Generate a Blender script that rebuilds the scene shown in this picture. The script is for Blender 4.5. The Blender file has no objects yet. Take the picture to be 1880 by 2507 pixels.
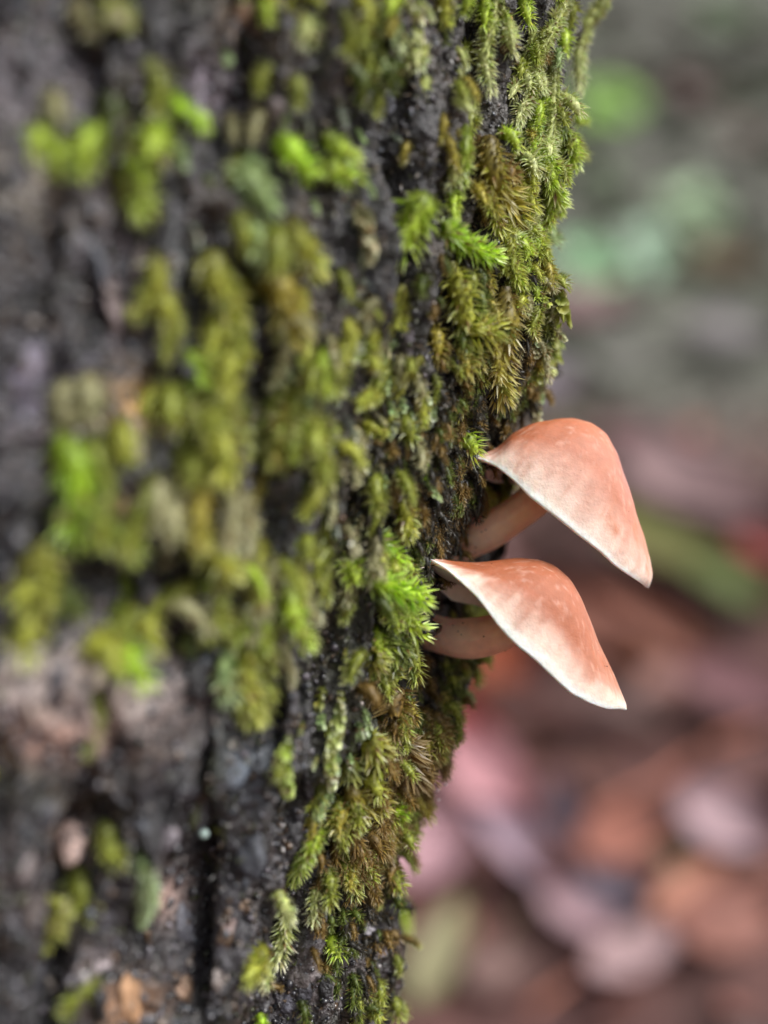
import bpy, math, random
import numpy as np
from mathutils import Vector, Euler
from mathutils.bvhtree import BVHTree

random.seed(7)
RNG = np.random.default_rng(11)
CM = 0.01                                   # everything below is modelled in centimetres
sc = bpy.context.scene
col = sc.collection

# ------------------------------------------------------------------ camera, sky, sun, exposure
CAM = np.array([0.0, -10.0, 0.0])
K = 313.3                                   # photo pixels per cm at 10 cm from the lens
cd = bpy.data.cameras.new('camera'); cam = bpy.data.objects.new('camera', cd); col.objects.link(cam)
cam.location = tuple(CAM * CM); cam.rotation_euler = (math.radians(90), 0, 0)
cd.sensor_fit = 'VERTICAL'; cd.sensor_height = 24.0; cd.lens = 12.0 / (1253.5 / K / 10.0)
cd.clip_start = 0.002; cd.clip_end = 200.0
cd.dof.use_dof = True; cd.dof.focus_distance = 0.1028; cd.dof.aperture_fstop = cd.lens / 5.1
sc.camera = cam

EL, AZ = math.radians(43), math.radians(124)         # azimuth measured clockwise from +Y
w = bpy.data.worlds.new('World'); sc.world = w; w.use_nodes = True
nt = w.node_tree; nt.nodes.clear()
sky = nt.nodes.new('ShaderNodeTexSky'); sky.sky_type = 'NISHITA'; sky.sun_disc = False
sky.sun_elevation = EL; sky.sun_rotation = AZ; sky.dust_density = 3.0
hs = nt.nodes.new('ShaderNodeHueSaturation'); hs.inputs['Saturation'].default_value = 0.2
bg = nt.nodes.new('ShaderNodeBackground'); bg.inputs[1].default_value = 0.078
wo = nt.nodes.new('ShaderNodeOutputWorld')
nt.links.new(sky.outputs[0], hs.inputs['Color']); nt.links.new(hs.outputs[0], bg.inputs[0]); nt.links.new(bg.outputs[0], wo.inputs[0])

sd = bpy.data.lights.new('sun', 'SUN'); sd.energy = 2.6; sd.angle = math.radians(28); sd.color = (1.0, 0.97, 0.93)
sun = bpy.data.objects.new('sun', sd); col.objects.link(sun)
sdir = Vector((math.sin(AZ) * math.cos(EL), math.cos(AZ) * math.cos(EL), math.sin(EL)))
sun.rotation_euler = sdir.to_track_quat('Z', 'Y').to_euler()
sc.view_settings.view_transform = 'Standard'; sc.view_settings.look = 'None'
sc.view_settings.gamma = 1.0; sc.view_settings.use_curve_mapping = False
sc.view_settings.exposure = 0.84

# ------------------------------------------------------------------ helpers
def W(px, py, y):
    """photo pixel at depth y (cm) -> point in cm"""
    d = (10.0 + y) / 10.0
    return np.array([(px - 940.0) / K * d, y, (1253.5 - py) / K * d])

def ray(px, py):
    v = np.array([(px - 940.0) / K, 10.0, (1253.5 - py) / K]); return v / np.linalg.norm(v)

def hash3(ix, iy, iz, seed):
    n = (ix * 374761393 + iy * 668265263 + iz * 2147483647 + seed * 1274126177) & 0xFFFFFFFF
    n = ((n ^ (n >> 13)) * 1274126177) & 0xFFFFFFFF
    n = ((n ^ (n >> 16)) * 2246822519) & 0xFFFFFFFF
    return ((n ^ (n >> 15)) & 0xFFFFFF) / float(0xFFFFFF)

def vnoise(P, scale, seed=0):
    """value noise in [-1,1]; P (N,3), scale = feature size (scalar or 3)"""
    Q = P / np.asarray(scale, float) + 1000.37
    I = np.floor(Q).astype(np.int64); F = Q - I; F = F * F * (3 - 2 * F)
    out = 0
    for dx in (0, 1):
        wx = F[:, 0] if dx else 1 - F[:, 0]
        for dy in (0, 1):
            wy = F[:, 1] if dy else 1 - F[:, 1]
            for dz in (0, 1):
                wz = F[:, 2] if dz else 1 - F[:, 2]
                out = out + wx * wy * wz * hash3(I[:, 0] + dx, I[:, 1] + dy, I[:, 2] + dz, seed)
    return out * 2 - 1

def fbm(P, scale, oct=4, seed=0, gain=.5):
    s = np.asarray(scale, float); a = 1; o = 0; t = 0
    for k in range(oct):
        o = o + a * vnoise(P, s, seed + k * 17); t += a; a *= gain; s = s / 2.03
    return o / t

def link_mesh(name, V, F, mat, parent=None, base=None, colr=None, smooth=False):
    """V (N,3) cm, F (M,k)"""
    V = np.asarray(V, float)
    if base is not None: V = V - np.asarray(base)
    F = np.asarray(F, np.int32); m, k = F.shape
    me = bpy.data.meshes.new(name)
    me.vertices.add(len(V)); me.vertices.foreach_set('co', (V * CM).astype(np.float32).ravel())
    me.loops.add(m * k); me.loops.foreach_set('vertex_index', F.ravel())
    me.polygons.add(m); me.polygons.foreach_set('loop_start', np.arange(0, m * k, k, dtype=np.int32))
    me.polygons.foreach_set('loop_total', np.full(m, k, np.int32))
    me.polygons.foreach_set('use_smooth', np.full(m, smooth))
    if colr is not None:
        a = me.color_attributes.new('Col', 'FLOAT_COLOR', 'POINT')
        c = np.ones((len(V), 4), np.float32); c[:, :3] = np.clip(colr, 0, 1); a.data.foreach_set('color', c.ravel())
    me.update(calc_edges=True); me.validate()
    me.materials.append(mat)
    o = bpy.data.objects.new(name, me); col.objects.link(o)
    if parent is not None: o.parent = parent
    return o

def tag(o, label=None, cat=None, group=None, kind=None):
    if label: o['label'] = label
    if cat: o['category'] = cat
    if group: o['group'] = group
    if kind: o['kind'] = kind
    return o

def empty(name, base, label, cat, group=None):
    o = bpy.data.objects.new(name, None); col.objects.link(o); o.empty_display_size = 0.002
    o.location = tuple(np.asarray(base) * CM); return tag(o, label, cat, group)

def mat(name, rough=.6, sss=0, sssr=(1, .4, .2), sscale=.001, spec=.5, trans=0, bump=None, mott=None, coat=0, sheen=0):
    """attribute coloured material with grain, bump and optional translucency"""
    m = bpy.data.materials.new(name); m.use_nodes = True; t = m.node_tree; t.nodes.clear()
    out = t.nodes.new('ShaderNodeOutputMaterial'); p = t.nodes.new('ShaderNodeBsdfPrincipled')
    at = t.nodes.new('ShaderNodeAttribute'); at.attribute_name = 'Col'
    c = at.outputs['Color']
    tc = t.nodes.new('ShaderNodeTexCoord')
    for (sc_, lo, hi, det) in (mott or []):
        n = t.nodes.new('ShaderNodeTexNoise'); n.inputs['Scale'].default_value = sc_; n.inputs['Detail'].default_value = det
        t.links.new(tc.outputs['Object'], n.inputs['Vector'])
        r = t.nodes.new('ShaderNodeMapRange'); r.inputs['From Min'].default_value = .3; r.inputs['From Max'].default_value = .7
        r.inputs['To Min'].default_value = lo; r.inputs['To Max'].default_value = hi
        t.links.new(n.outputs['Fac'], r.inputs['Value'])
        mx = t.nodes.new('ShaderNodeVectorMath'); mx.operation = 'SCALE'
        t.links.new(c, mx.inputs[0]); t.links.new(r.outputs[0], mx.inputs['Scale']); c = mx.outputs[0]
    t.links.new(c, p.inputs['Base Color'])
    p.inputs['Roughness'].default_value = rough; p.inputs['Specular IOR Level'].default_value = spec
    p.inputs['Coat Weight'].default_value = coat; p.inputs['Coat Roughness'].default_value = .15
    if sss:
        p.inputs['Subsurface Weight'].default_value = sss; p.inputs['Subsurface Radius'].default_value = sssr
        p.inputs['Subsurface Scale'].default_value = sscale
    if bump:
        prev = None
        for (sc_, dist, det) in bump:
            n = t.nodes.new('ShaderNodeTexNoise'); n.inputs['Scale'].default_value = sc_; n.inputs['Detail'].default_value = det
            t.links.new(tc.outputs['Object'], n.inputs['Vector'])
            b = t.nodes.new('ShaderNodeBump'); b.inputs['Distance'].default_value = dist
            t.links.new(n.outputs['Fac'], b.inputs['Height'])
            if prev: t.links.new(prev, b.inputs['Normal'])
            prev = b.outputs[0]
        t.links.new(prev, p.inputs['Normal'])
    if trans:
        tr = t.nodes.new('ShaderNodeBsdfTranslucent'); t.links.new(c, tr.inputs['Color'])
        ms = t.nodes.new('ShaderNodeMixShader'); ms.inputs[0].default_value = trans
        t.links.new(p.outputs[0], ms.inputs[1]); t.links.new(tr.outputs[0], ms.inputs[2]); t.links.new(ms.outputs[0], out.inputs[0])
    else:
        t.links.new(p.outputs[0], out.inputs[0])
    return m

M_BARK = mat('wet_bark', .36, spec=.7, bump=[(1800, .0004, 6), (6000, .00012, 4)], mott=[(900, .6, 1.45, 5), (3500, .65, 1.35, 4)])
M_CRUMB = mat('bark_crumb', .26, spec=.8, mott=[(2500, .6, 1.4, 4)])
M_LEAF = mat('moss_leaf', .30, spec=.6, trans=.38)
M_STEM = mat('moss_stem', .5, trans=.25, mott=[(3000, .6, 1.4, 3)])
M_ROUND = mat('liverwort_leaf', .28, spec=.6, trans=.35, mott=[(2500, .8, 1.2, 3)])
M_CAP = mat('mushroom_cap', .6, sss=.55, sssr=(1, .42, .28), sscale=.0012, spec=.25, bump=[(1400, .00008, 5), (5000, .00003, 3)], mott=[(1600, .94, 1.07, 4)])
M_STIPE = mat('mushroom_stem', .45, sss=.95, sssr=(1, .5, .3), sscale=.0028, spec=.35, bump=[(1500, .00004, 4)], mott=[(900, .88, 1.1, 4)])
M_GILL = mat('mushroom_gill', .6, sss=.6, sssr=(1, .6, .45), sscale=.0008, spec=.3)
M_LITTER = mat('dead_leaf', .5, spec=.4, trans=.15, mott=[(220, .7, 1.3, 5)], bump=[(300, .0006, 4)])
M_GREEN = mat('seedling_leaf', .45, spec=.4, trans=.3, mott=[(120, .8, 1.2, 3)])
M_SILK = mat('spider_silk', .25, spec=1.0)

# ------------------------------------------------------------------ forest floor: a bank rising away from the tree
def ground_z(x, y):
    x = np.asarray(x, float); y = np.asarray(y, float)
    s = 0.58 * y
    s = np.where(s > 150, 150 + 260 * (1 - np.exp(-(s - 150) / 260)), s)
    s = np.where(s < -60, -60 - 60 * (1 - np.exp((s + 60) / 60)), s)
    P = np.stack([x, y, x * 0], -1).reshape(-1, 3)
    far = np.clip(np.hypot(P[:, 0], P[:, 1]) / 300, 0, 4)
    n = (fbm(P, 22, 3, 5) * 2.2 + fbm(P, 5, 3, 9) * .7 + vnoise(P, 300, 3) * 20 * far).reshape(x.shape)
    return -36.0 + s + n

def axis(lo, hi, step, far, g=1.18):
    a = list(np.arange(lo, hi + 1e-6, step)); s = step; v = a[-1]
    while v < far: s *= g; v += s; a.append(v)
    s = step; v = a[0]; b = []
    while v > -far: s *= g; v -= s; b.append(v)
    return np.array(b[::-1] + a)
gx = axis(-30, 70, .9, 6000); gy = axis(-30, 170, .9, 6000)
X, Y = np.meshgrid(gx, gy); Z = ground_z(X, Y)
V = np.stack([X, Y, Z], -1).reshape(-1, 3); nx, ny = len(gx), len(gy)
I = np.arange(ny - 1)[:, None] * nx + np.arange(nx - 1)[None]; I = I.ravel()
F = np.stack([I, I + 1, I + nx + 1, I + nx], -1)
n1 = fbm(V, 9, 4, 31)[:, None]; n2 = fbm(V, 3.5, 3, 37)[:, None]
hgt = np.clip((V[:, 1:2] - 62) / 16, 0, 1)
c_lo = np.array([.055, .024, .020]); c_lo2 = np.array([.13, .055, .050]); c_hi = np.array([.075, .080, .058]); c_hi2 = np.array([.125, .122, .108])
cg = (c_lo * (1 - hgt) + c_hi * hgt) * (1 - (n1 * .5 + .5)) + (c_lo2 * (1 - hgt) + c_hi2 * hgt) * (n1 * .5 + .5)
cg = cg * (1 + n2 * .5)
M_SOIL = mat('forest_soil', .8, mott=[(60, .6, 1.4, 6)], bump=[(150, .004, 6)])
ground = link_mesh('ground', V, F, M_SOIL, colr=cg, smooth=True); tag(ground, kind='structure')

def ground_at(px, py):
    d = ray(px, py); d = d / d[1]
    t = np.linspace(8, 400, 6000)
    P = CAM + t[:, None] * d
    below = P[:, 2] < ground_z(P[:, 0], P[:, 1])
    i = int(np.argmax(below)) if below.any() else 5999
    return P[i]

# ------------------------------------------------------------------ the trunk
EDGE = np.array([(-400, 1430), (0, 1362), (100, 1355), (200, 1352), (300, 1352), (400, 1348), (500, 1335), (550, 1302), (600, 1300), (680, 1322),
                 (780, 1322), (880, 1302), (950, 1272), (1000, 1240), (1050, 1222), (1130, 1235), (1200, 1232), (1270, 1190), (1400, 1160),
                 (1500, 1150), (1600, 1128), (1700, 1118), (1770, 1105), (1820, 1065), (1900, 1028), (2000, 985), (2080, 962), (2200, 955),
                 (2300, 950), (2400, 938), (2507, 915), (2900, 860)], float)
A, B, YC = 8.0, 4.8, 1.2
def spow(v): return np.sign(v) * np.abs(v) ** 1.5
def zaxis():
    a = list(np.arange(-5.3, 5.3, .021)); s = .021; v = a[-1]; up = []
    while v < 320: s = min(s * 1.12, 12); v += s; up.append(v)
    s = .021; v = a[0]; dn = []
    while v > -52: s = min(s * 1.12, 4); v -= s; dn.append(v)
    return np.array(dn[::-1] + a + up)
zz = zaxis()
vv = 1253.5 - zz * K * 10 / 11.1
U = (np.interp(vv, EDGE[:, 0], EDGE[:, 1]) - 940) / K
th = np.concatenate([np.linspace(-.45, -.12, 45, endpoint=False), np.linspace(-.12, .95, 430, endpoint=False), np.linspace(.95, 2 * math.pi - .45, 120, endpoint=False)])
# theta 0 = +x side, growing towards the camera; row centre solved so that the visible edge falls where it should
ts = np.linspace(-.5, .6, 120)
xc = np.full(len(zz), -7.0)
den = (10 + YC - B * spow(np.sin(ts))) / 10.0
for _ in range(40):
    u = ((xc[:, None] + A * np.cos(ts)[None]) / den[None]).max(1)
    xc += (U - u)
flare = 1 + np.clip((-18 - zz) / 14, 0, 3) ** 2 * .25
TX = xc[:, None] + A * flare[:, None] * np.cos(th)[None] - (flare[:, None] - 1) * 3
TY = YC - B * flare[:, None] * spow(np.sin(th))[None]
TZ = np.repeat(zz[:, None], len(th), 1)
P = np.stack([TX, TY, TZ], -1).reshape(-1, 3)
NRM = np.stack([np.cos(th) / A, -np.sin(th) / B, th * 0], -1); NRM /= np.linalg.norm(NRM, axis=1)[:, None]
NRM = np.tile(NRM, (len(zz), 1))
Q = P.copy(); Q[:, 0] += Q[:, 2] * -.12                      # grain leans a little
big = fbm(Q, (1.1, 1.1, 2.4), 3, 1); rid = 1 - np.abs(fbm(Q, (.38, .38, 1.9), 3, 60)) * 3.2
med = fbm(Q, (.24, .24, .55), 3, 80); fin = fbm(P, .085, 3, 100); mic = vnoise(P, .035, 120)
disp = big * .20 + rid * .17 + med * .11 + fin * .055 + mic * .014
crack = np.clip(-fbm(Q, (.5, .5, 2.2), 3, 140) - .25, 0, 1) * 1.1
disp -= crack * .85
P = P + NRM * disp[:, None] - NRM * .05
PX = 940 + K * P[:, 0] * 10 / (10 + P[:, 1]); PY = 1253.5 - K * P[:, 2] * 10 / (10 + P[:, 1])
front = (P[:, 1] > -9)
def gau(cx, cy, rx, ry, rot=0):
    c, s = math.cos(rot), math.sin(rot); dx, dy = PX - cx, PY - cy
    return np.exp(-(((dx * c + dy * s) / rx) ** 2 + ((-dx * s + dy * c) / ry) ** 2)) * front
# hollows (depth > 0) and swellings (depth < 0) of the bark
HOLLOWS = [(430, 1590, 90, 70, .40), (400, 1850, 40, 190, .10), (455, 1780, 40, 110, .42), (480, 2080, 32, 120, .30), (465, 2310, 34, 160, .42),
           (45, 640, 45, 200, .45), (185, 150, 50, 130, .35), (90, 1090, 50, 90, .35), (240, 1480, 60, 90, .35), (650, 1720, 30, 130, .30),
           (480, 1440, 60, 40, .3), (1130, 860, 34, 90, .28), (1190, 690, 25, 70, .2), (590, 1800, 28, 90, .25), (230, 800, 60, 80, .15),
           (560, 200, 50, 50, .2), (930, 1960, 50, 200, .06), (790, 2260, 26, 120, .22), (1060, 1680, 45, 120, .30), (620, 690, 40, 60, .2), (900, 840, 30, 60, .15),
           (1105, 1400, 80, 160, .75), (1160, 1240, 50, 80, .6), (1190, 1130, 52, 70, .65), (1148, 1115, 36, 46, .40), (1012, 1372, 30, 44, .28), (1110, 1560, 60, 80, .75), (1190, 1340, 60, 120, .35)]
dep = 0
for cx, cy, rx, ry, d in HOLLOWS: dep = dep + gau(cx, cy, rx, ry) * d
SWELL = [(150, 1700, 210, 110, .22), (335, 1680, 40, 80, .18), (60, 250, 90, 130, .15), (350, 330, 150, 60, .12), (285, 700, 40, 150, .12), (175, 2060, 40, 60, .12),
         (960, 1450, 60, 130, .16), (310, 2440, 60, 60, .15), (940, 1230, 50, 110, .1)]
for cx, cy, rx, ry, d in SWELL: dep = dep - gau(cx, cy, rx, ry) * d
back = np.array([.35, .94, 0.0])
P = P + back * dep[:, None]
# bark colours, with shade painted into the cracks and dips
def mixc(a, b, f): f = np.clip(f, 0, 1)[:, None]; return a * (1 - f) + np.asarray(b) * f
c = np.tile(np.array([.050, .048, .054]), (len(P), 1))
c = mixc(c, [.105, .098, .118], fbm(Q, (.5, .5, .9), 4, 200) * 1.6 + .42)
c = mixc(c, [.085, .052, .030], (fbm(Q, .7, 4, 220) - .05) * 2.6)
c = mixc(c, [.22, .185, .185], (fbm(Q, (.22, .22, .34), 4, 240) - .22) * 3.0)
c = mixc(c, [.060, .075, .025], (fbm(Q, (.8, .8, 1.3), 4, 260) - .1) * 2.0)
c = mixc(c, [.012, .012, .014], crack * 2.0 + np.clip(-med, 0, 1) * .9)  # recess shade painted near black into cracks and dips
c = c * .40
for cx, cy, rx, ry, cc, f in [(150, 1700, 220, 115, (.33, .27, .255), 1.3), (130, 1800, 130, 60, (.40, .24, .19), .8), (335, 1700, 40, 90, (.46, .38, .36), 1.1), (175, 2060, 38, 60, (.52, .38, .33), 1.1),
                              (315, 2450, 70, 60, (.36, .20, .11), .9), (235, 2370, 45, 45, (.42, .35, .35), .8), (405, 2190, 26, 60, (.42, .30, .27), .9),
                              (60, 200, 110, 160, (.19, .165, .20), .8), (50, 420, 60, 100, (.30, .27, .23), .9), (285, 760, 34, 80, (.34, .27, .27), 1.0), (285, 540, 60, 100, (.19, .16, .18), .6),
                              (500, 200, 70, 90, (.24, .20, .25), .8), (600, 45, 60, 50, (.26, .16, .11), .8), (650, 290, 50, 60, (.30, .24, .24), .6), (80, 940, 110, 110, (.13, .115, .16), .8),
                              (330, 990, 70, 60, (.55, .34, .15), 1.0), (270, 1240, 45, 45, (.40, .20, .12), 1.0), (430, 680, 40, 100, (.17, .19, .20), .8),
                              (780, 1480, 26, 110, (.30, .24, .17), .9), (980, 1210, 14, 120, (.42, .42, .46), 1.0), (770, 2390, 90, 60, (.20, .17, .17), .6), (50, 2150, 60, 100, (.20, .17, .17), .7),
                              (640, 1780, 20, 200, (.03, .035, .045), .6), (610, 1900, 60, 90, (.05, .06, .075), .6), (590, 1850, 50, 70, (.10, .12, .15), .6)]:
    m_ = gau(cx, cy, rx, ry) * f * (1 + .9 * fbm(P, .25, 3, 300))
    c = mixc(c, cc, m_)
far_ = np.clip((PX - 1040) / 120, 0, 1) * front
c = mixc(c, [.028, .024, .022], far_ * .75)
n_t, n_z = len(th), len(zz)
i0 = (np.arange(n_z - 1)[:, None] * n_t + np.arange(n_t)[None]); i1 = (np.arange(n_z - 1)[:, None] * n_t + (np.arange(n_t)[None] + 1) % n_t)
F = np.stack([i0, i1, i1 + n_t, i0 + n_t], -1).reshape(-1, 4)[:, ::-1]
TB = np.array([-7.0, 2.0, -36.0])
tree = empty('mossy_tree', TB, 'mossy dark tree trunk filling the left side, two salmon mushrooms growing from its edge', 'tree')
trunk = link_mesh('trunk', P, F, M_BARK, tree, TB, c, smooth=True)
# BVH only of the part near the picture
rows = np.where((zz > -7.5) & (zz < 7.5))[0]; r0, r1 = rows[0], rows[-1]
nf = F.reshape(n_z - 1, n_t, 4)[r0:r1].reshape(-1, 4) - r0 * n_t
Vb = P[r0 * n_t:(r1 + 1) * n_t]
bvh = BVHTree.FromPolygons([tuple(v) for v in Vb.tolist()], nf.tolist())

def hit(px, py):
    d = ray(px, py)
    loc, nrm, idx, dist = bvh.ray_cast(Vector(CAM), Vector(d))
    if loc is None: return None, None
    n = np.array(nrm)
    if n.dot(d) > 0: n = -n
    return np.array(loc), n

# ------------------------------------------------------------------ moss shoots
PAL = {  # base, middle, tip, leaf-point colours
    'lime':   ((.10, .13, .012), (.34, .47, .035), (.56, .72, .09), (.84, .90, .48)),
    'vivid':  ((.12, .16, .012), (.36, .58, .025), (.52, .78, .05), (.78, .90, .36)),
    'yellow': ((.12, .12, .012), (.36, .38, .045), (.54, .60, .10), (.80, .82, .38)),
    'olive':  ((.05, .055, .010), (.19, .22, .026), (.40, .46, .07), (.70, .74, .36)),
    'ochre':  ((.08, .055, .012), (.31, .26, .035), (.48, .44, .07), (.76, .72, .38)),
    'brown':  ((.03, .02, .010), (.15, .095, .022), (.26, .17, .04), (.54, .42, .22)),
    'pale':   ((.16, .17, .04), (.46, .52, .16), (.72, .78, .40), (.93, .95, .78)),
    'mint':   ((.06, .09, .03), (.24, .34, .12), (.46, .60, .28), (.72, .82, .58)),
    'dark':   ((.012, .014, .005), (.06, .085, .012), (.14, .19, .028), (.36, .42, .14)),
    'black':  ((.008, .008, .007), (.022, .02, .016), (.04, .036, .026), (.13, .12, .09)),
    'beige':  ((.12, .10, .05), (.34, .33, .17), (.54, .53, .30), (.74, .72, .50)),
    'grey':   ((.04, .045, .04), (.14, .16, .13), (.30, .34, .27), (.55, .60, .50)),
}
def unit(v): return v / (np.linalg.norm(v, axis=-1, keepdims=True) + 1e-9)

def shoot_arrays(C, N, width, pal, kind='spike', dens=1.0, hair=1.0):
    """C (k,3) centreline cm, N (k,3) outward; returns leafV, leafF(tri), leafC, stemV, stemF(quad), stemC"""
    C = np.asarray(C, float); N = np.asarray(N, float)
    seg = np.linalg.norm(np.diff(C, axis=0), axis=1); s = np.concatenate([[0], np.cumsum(seg)]); L = s[-1]
    step = width * (.095 if kind == 'spike' else .24) / dens
    n = max(5, int(L / step)); u = np.linspace(0, L, n)
    c = np.stack([np.interp(u, s, C[:, k]) for k in range(3)], -1)
    nn = unit(np.stack([np.interp(u, s, N[:, k]) for k in range(3)], -1))
    t = unit(np.gradient(c, axis=0)); b = unit(np.cross(t, nn)); nn = np.cross(b, t)
    f = np.linspace(0, 1, n)
    prof = np.clip(np.minimum(f / .15, 1) * .55 + .45, 0, 1) * (1 - .35 * np.clip((f - .85) / .15, 0, 1))
    per = 7 if kind == 'spike' else 3
    idx = np.repeat(np.arange(n), per); m = len(idx)
    phi = (np.tile(np.arange(per), n) / per - .5 + RNG.uniform(-.5, .5, m) / per) * (2 * math.radians(125))
    phi += np.repeat(np.arange(n) % 2, per) * .25
    r = np.cos(phi)[:, None] * nn[idx] + np.sin(phi)[:, None] * b[idx]
    jit = RNG.normal(0, .16, (m, 3))
    tipf = np.clip((f[idx] - .8) / .2, 0, 1)[:, None]
    if kind == 'spike':
        d = unit(t[idx] * (.38 + .9 * tipf) + r * (1.0 - .4 * tipf) + jit)
        ln = width * .42 * prof[idx] * RNG.uniform(.6, 1.2, m); wd = ln * RNG.uniform(.08, .14, m)
        st = width * .22
    else:
        d = unit(t[idx] * (.9) + r * .6 + jit * .7)
        ln = width * .50 * prof[idx] * RNG.uniform(.75, 1.15, m); wd = ln * RNG.uniform(.38, .5, m)
        st = width * .12
    base = c[idx] + r * (st * .7)
    sd_ = unit(np.cross(d, r)); up = np.cross(sd_, d)
    droop = (t[idx] * .25 + np.array([0, 0, -.12])) if kind == 'spike' else (t[idx] * .25 - r * .35)
    mid = base + d * (ln * .45)[:, None] + up * (wd * -.35)[:, None]
    ml = base + d * (ln * .38)[:, None] + sd_ * wd[:, None] + up * (wd * .25)[:, None]
    mr = base + d * (ln * .38)[:, None] - sd_ * wd[:, None] + up * (wd * .25)[:, None]
    tip = base + d * ln[:, None] + droop * (ln * .35)[:, None]
    if kind == 'spike':
        LV = np.stack([base, ml, mid, mr, tip], 1); k = 5
        tri = np.array([(0, 1, 2), (0, 2, 3), (1, 4, 2), (2, 4, 3)])
    else:
        tl = base + d * (ln * .82)[:, None] + sd_ * (wd * .75)[:, None] + droop * (ln * .2)[:, None]
        tr = base + d * (ln * .82)[:, None] - sd_ * (wd * .75)[:, None] + droop * (ln * .2)[:, None]
        LV = np.stack([base, ml, mid, mr, tl, tr, tip], 1); k = 7
        tri = np.array([(0, 1, 2), (0, 2, 3), (1, 4, 2), (2, 5, 3), (4, 6, 2), (2, 6, 5)])
    LF = (np.arange(m)[:, None, None] * k + tri[None]).reshape(-1, 3)
    p0, p1, p2, p3 = [np.array(x) for x in PAL[pal]]
    ff = f[idx][:, None]
    base_c = np.where(ff < .5, p0 + (p1 - p0) * np.clip(ff * 2 + .25, 0, 1), p1 + (p2 - p1) * (ff - .5) * 2)
    base_c = base_c * RNG.uniform(.72, 1.28, (m, 1)) * (1 + RNG.normal(0, .06, (m, 3)))
    brown = (RNG.random((m, 1)) < .10) * (1 - tipf)
    base_c = base_c * (1 - brown) + np.array([.20, .12, .04]) * brown
    tipc = base_c + (p3 - base_c) * (.50 + .45 * ff) * hair
    cc = [base_c * .8, base_c, base_c * 1.05, base_c, tipc]
    if k == 7: cc = [base_c * .8, base_c, base_c, base_c, tipc * .5 + base_c * .5, tipc * .5 + base_c * .5, tipc]
    LC = np.stack(cc, 1).reshape(-1, 3)
    # stem tube
    q = 6; rr = width * (.27 if kind == 'spike' else .13) * (1 - .8 * f ** 3) * RNG.uniform(.85, 1.2, n) * (.6 + .4 * np.minimum(f / .2, 1))
    a = np.arange(q) / q * 2 * math.pi
    SV = c[:, None] + rr[:, None, None] * (np.cos(a)[None, :, None] * nn[:, None] + np.sin(a)[None, :, None] * b[:, None])
    SV = SV.reshape(-1, 3)
    ii = (np.arange(n - 1)[:, None] * q + np.arange(q)[None]); jj = (np.arange(n - 1)[:, None] * q + (np.arange(q)[None] + 1) % q)
    SF = np.stack([ii, jj, jj + q, ii + q], -1).reshape(-1, 4)
    SC = np.repeat(np.where(f[:, None] < .4, p0 + (p1 - p0) * f[:, None] * 2.5, p1 + (p2 - p1) * (f[:, None] - .4) / .6 * .8) * RNG.uniform(.75, 1.2, (n, 1)), q, 0)
    return LV.reshape(-1, 3), LF, LC, SV, SF, SC

def px_path(pts, lift, y=None):
    C, N = [], []
    dense = []
    for a_, b_ in zip(pts[:-1], pts[1:]):
        for k in range(4): dense.append((a_[0] + (b_[0] - a_[0]) * k / 4, a_[1] + (b_[1] - a_[1]) * k / 4))
    dense.append(pts[-1])
    ys = []
    hits = [hit(*p) if y is None else (None, None) for p in dense]
    good = [h[0][1] for h in hits if h[0] is not None]
    fall = y if y is not None else (good[-1] if good else 1.6)
    for p, h in zip(dense, hits):
        if h[0] is None:
            C.append(W(p[0], p[1], fall)); N.append(np.array([.15, -.97, .1]))
        else:
            C.append(h[0]); N.append(unit(h[1] + np.array([.1, -.5, .1])))
            fall = h[0][1]
    C = np.array(C); N = np.array(N)
    if len(C) > 4:
        for _ in range(3):
            C[1:-1] = (C[:-2] + C[2:] + C[1:-1] * 2) / 4; N[1:-1] = unit(N[:-2] + N[2:] + N[1:-1])
    prof = np.linspace(.3, 1.3, len(C))[:, None]
    return C + N * lift * prof, N

def tuft(pts, wpx, pal, label, kind='spike', y=None, group=None, name=None, dens=1.0, cat='moss'):
    C0, _ = px_path(pts, 0, y)
    wcm = wpx * 1.15 / K * (10 + C0[:, 1].mean()) / 10
    C, N = px_path(pts, wcm * .42, y)
    lv, lf, lc, sv, sf, scol = shoot_arrays(C, N, wcm, pal, kind, dens)
    base = C[0] - N[0] * wcm * .4
    r = empty(name or ('moss_shoot' if kind == 'spike' else 'liverwort_shoot'), base, label, cat, group)
    link_mesh('stem', sv, sf, M_STEM, r, base, scol, True)
    o = link_mesh('leaves', lv, lf, M_LEAF if kind == 'spike' else M_ROUND, r, base, lc); o['kind'] = 'stuff'
    return r

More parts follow.
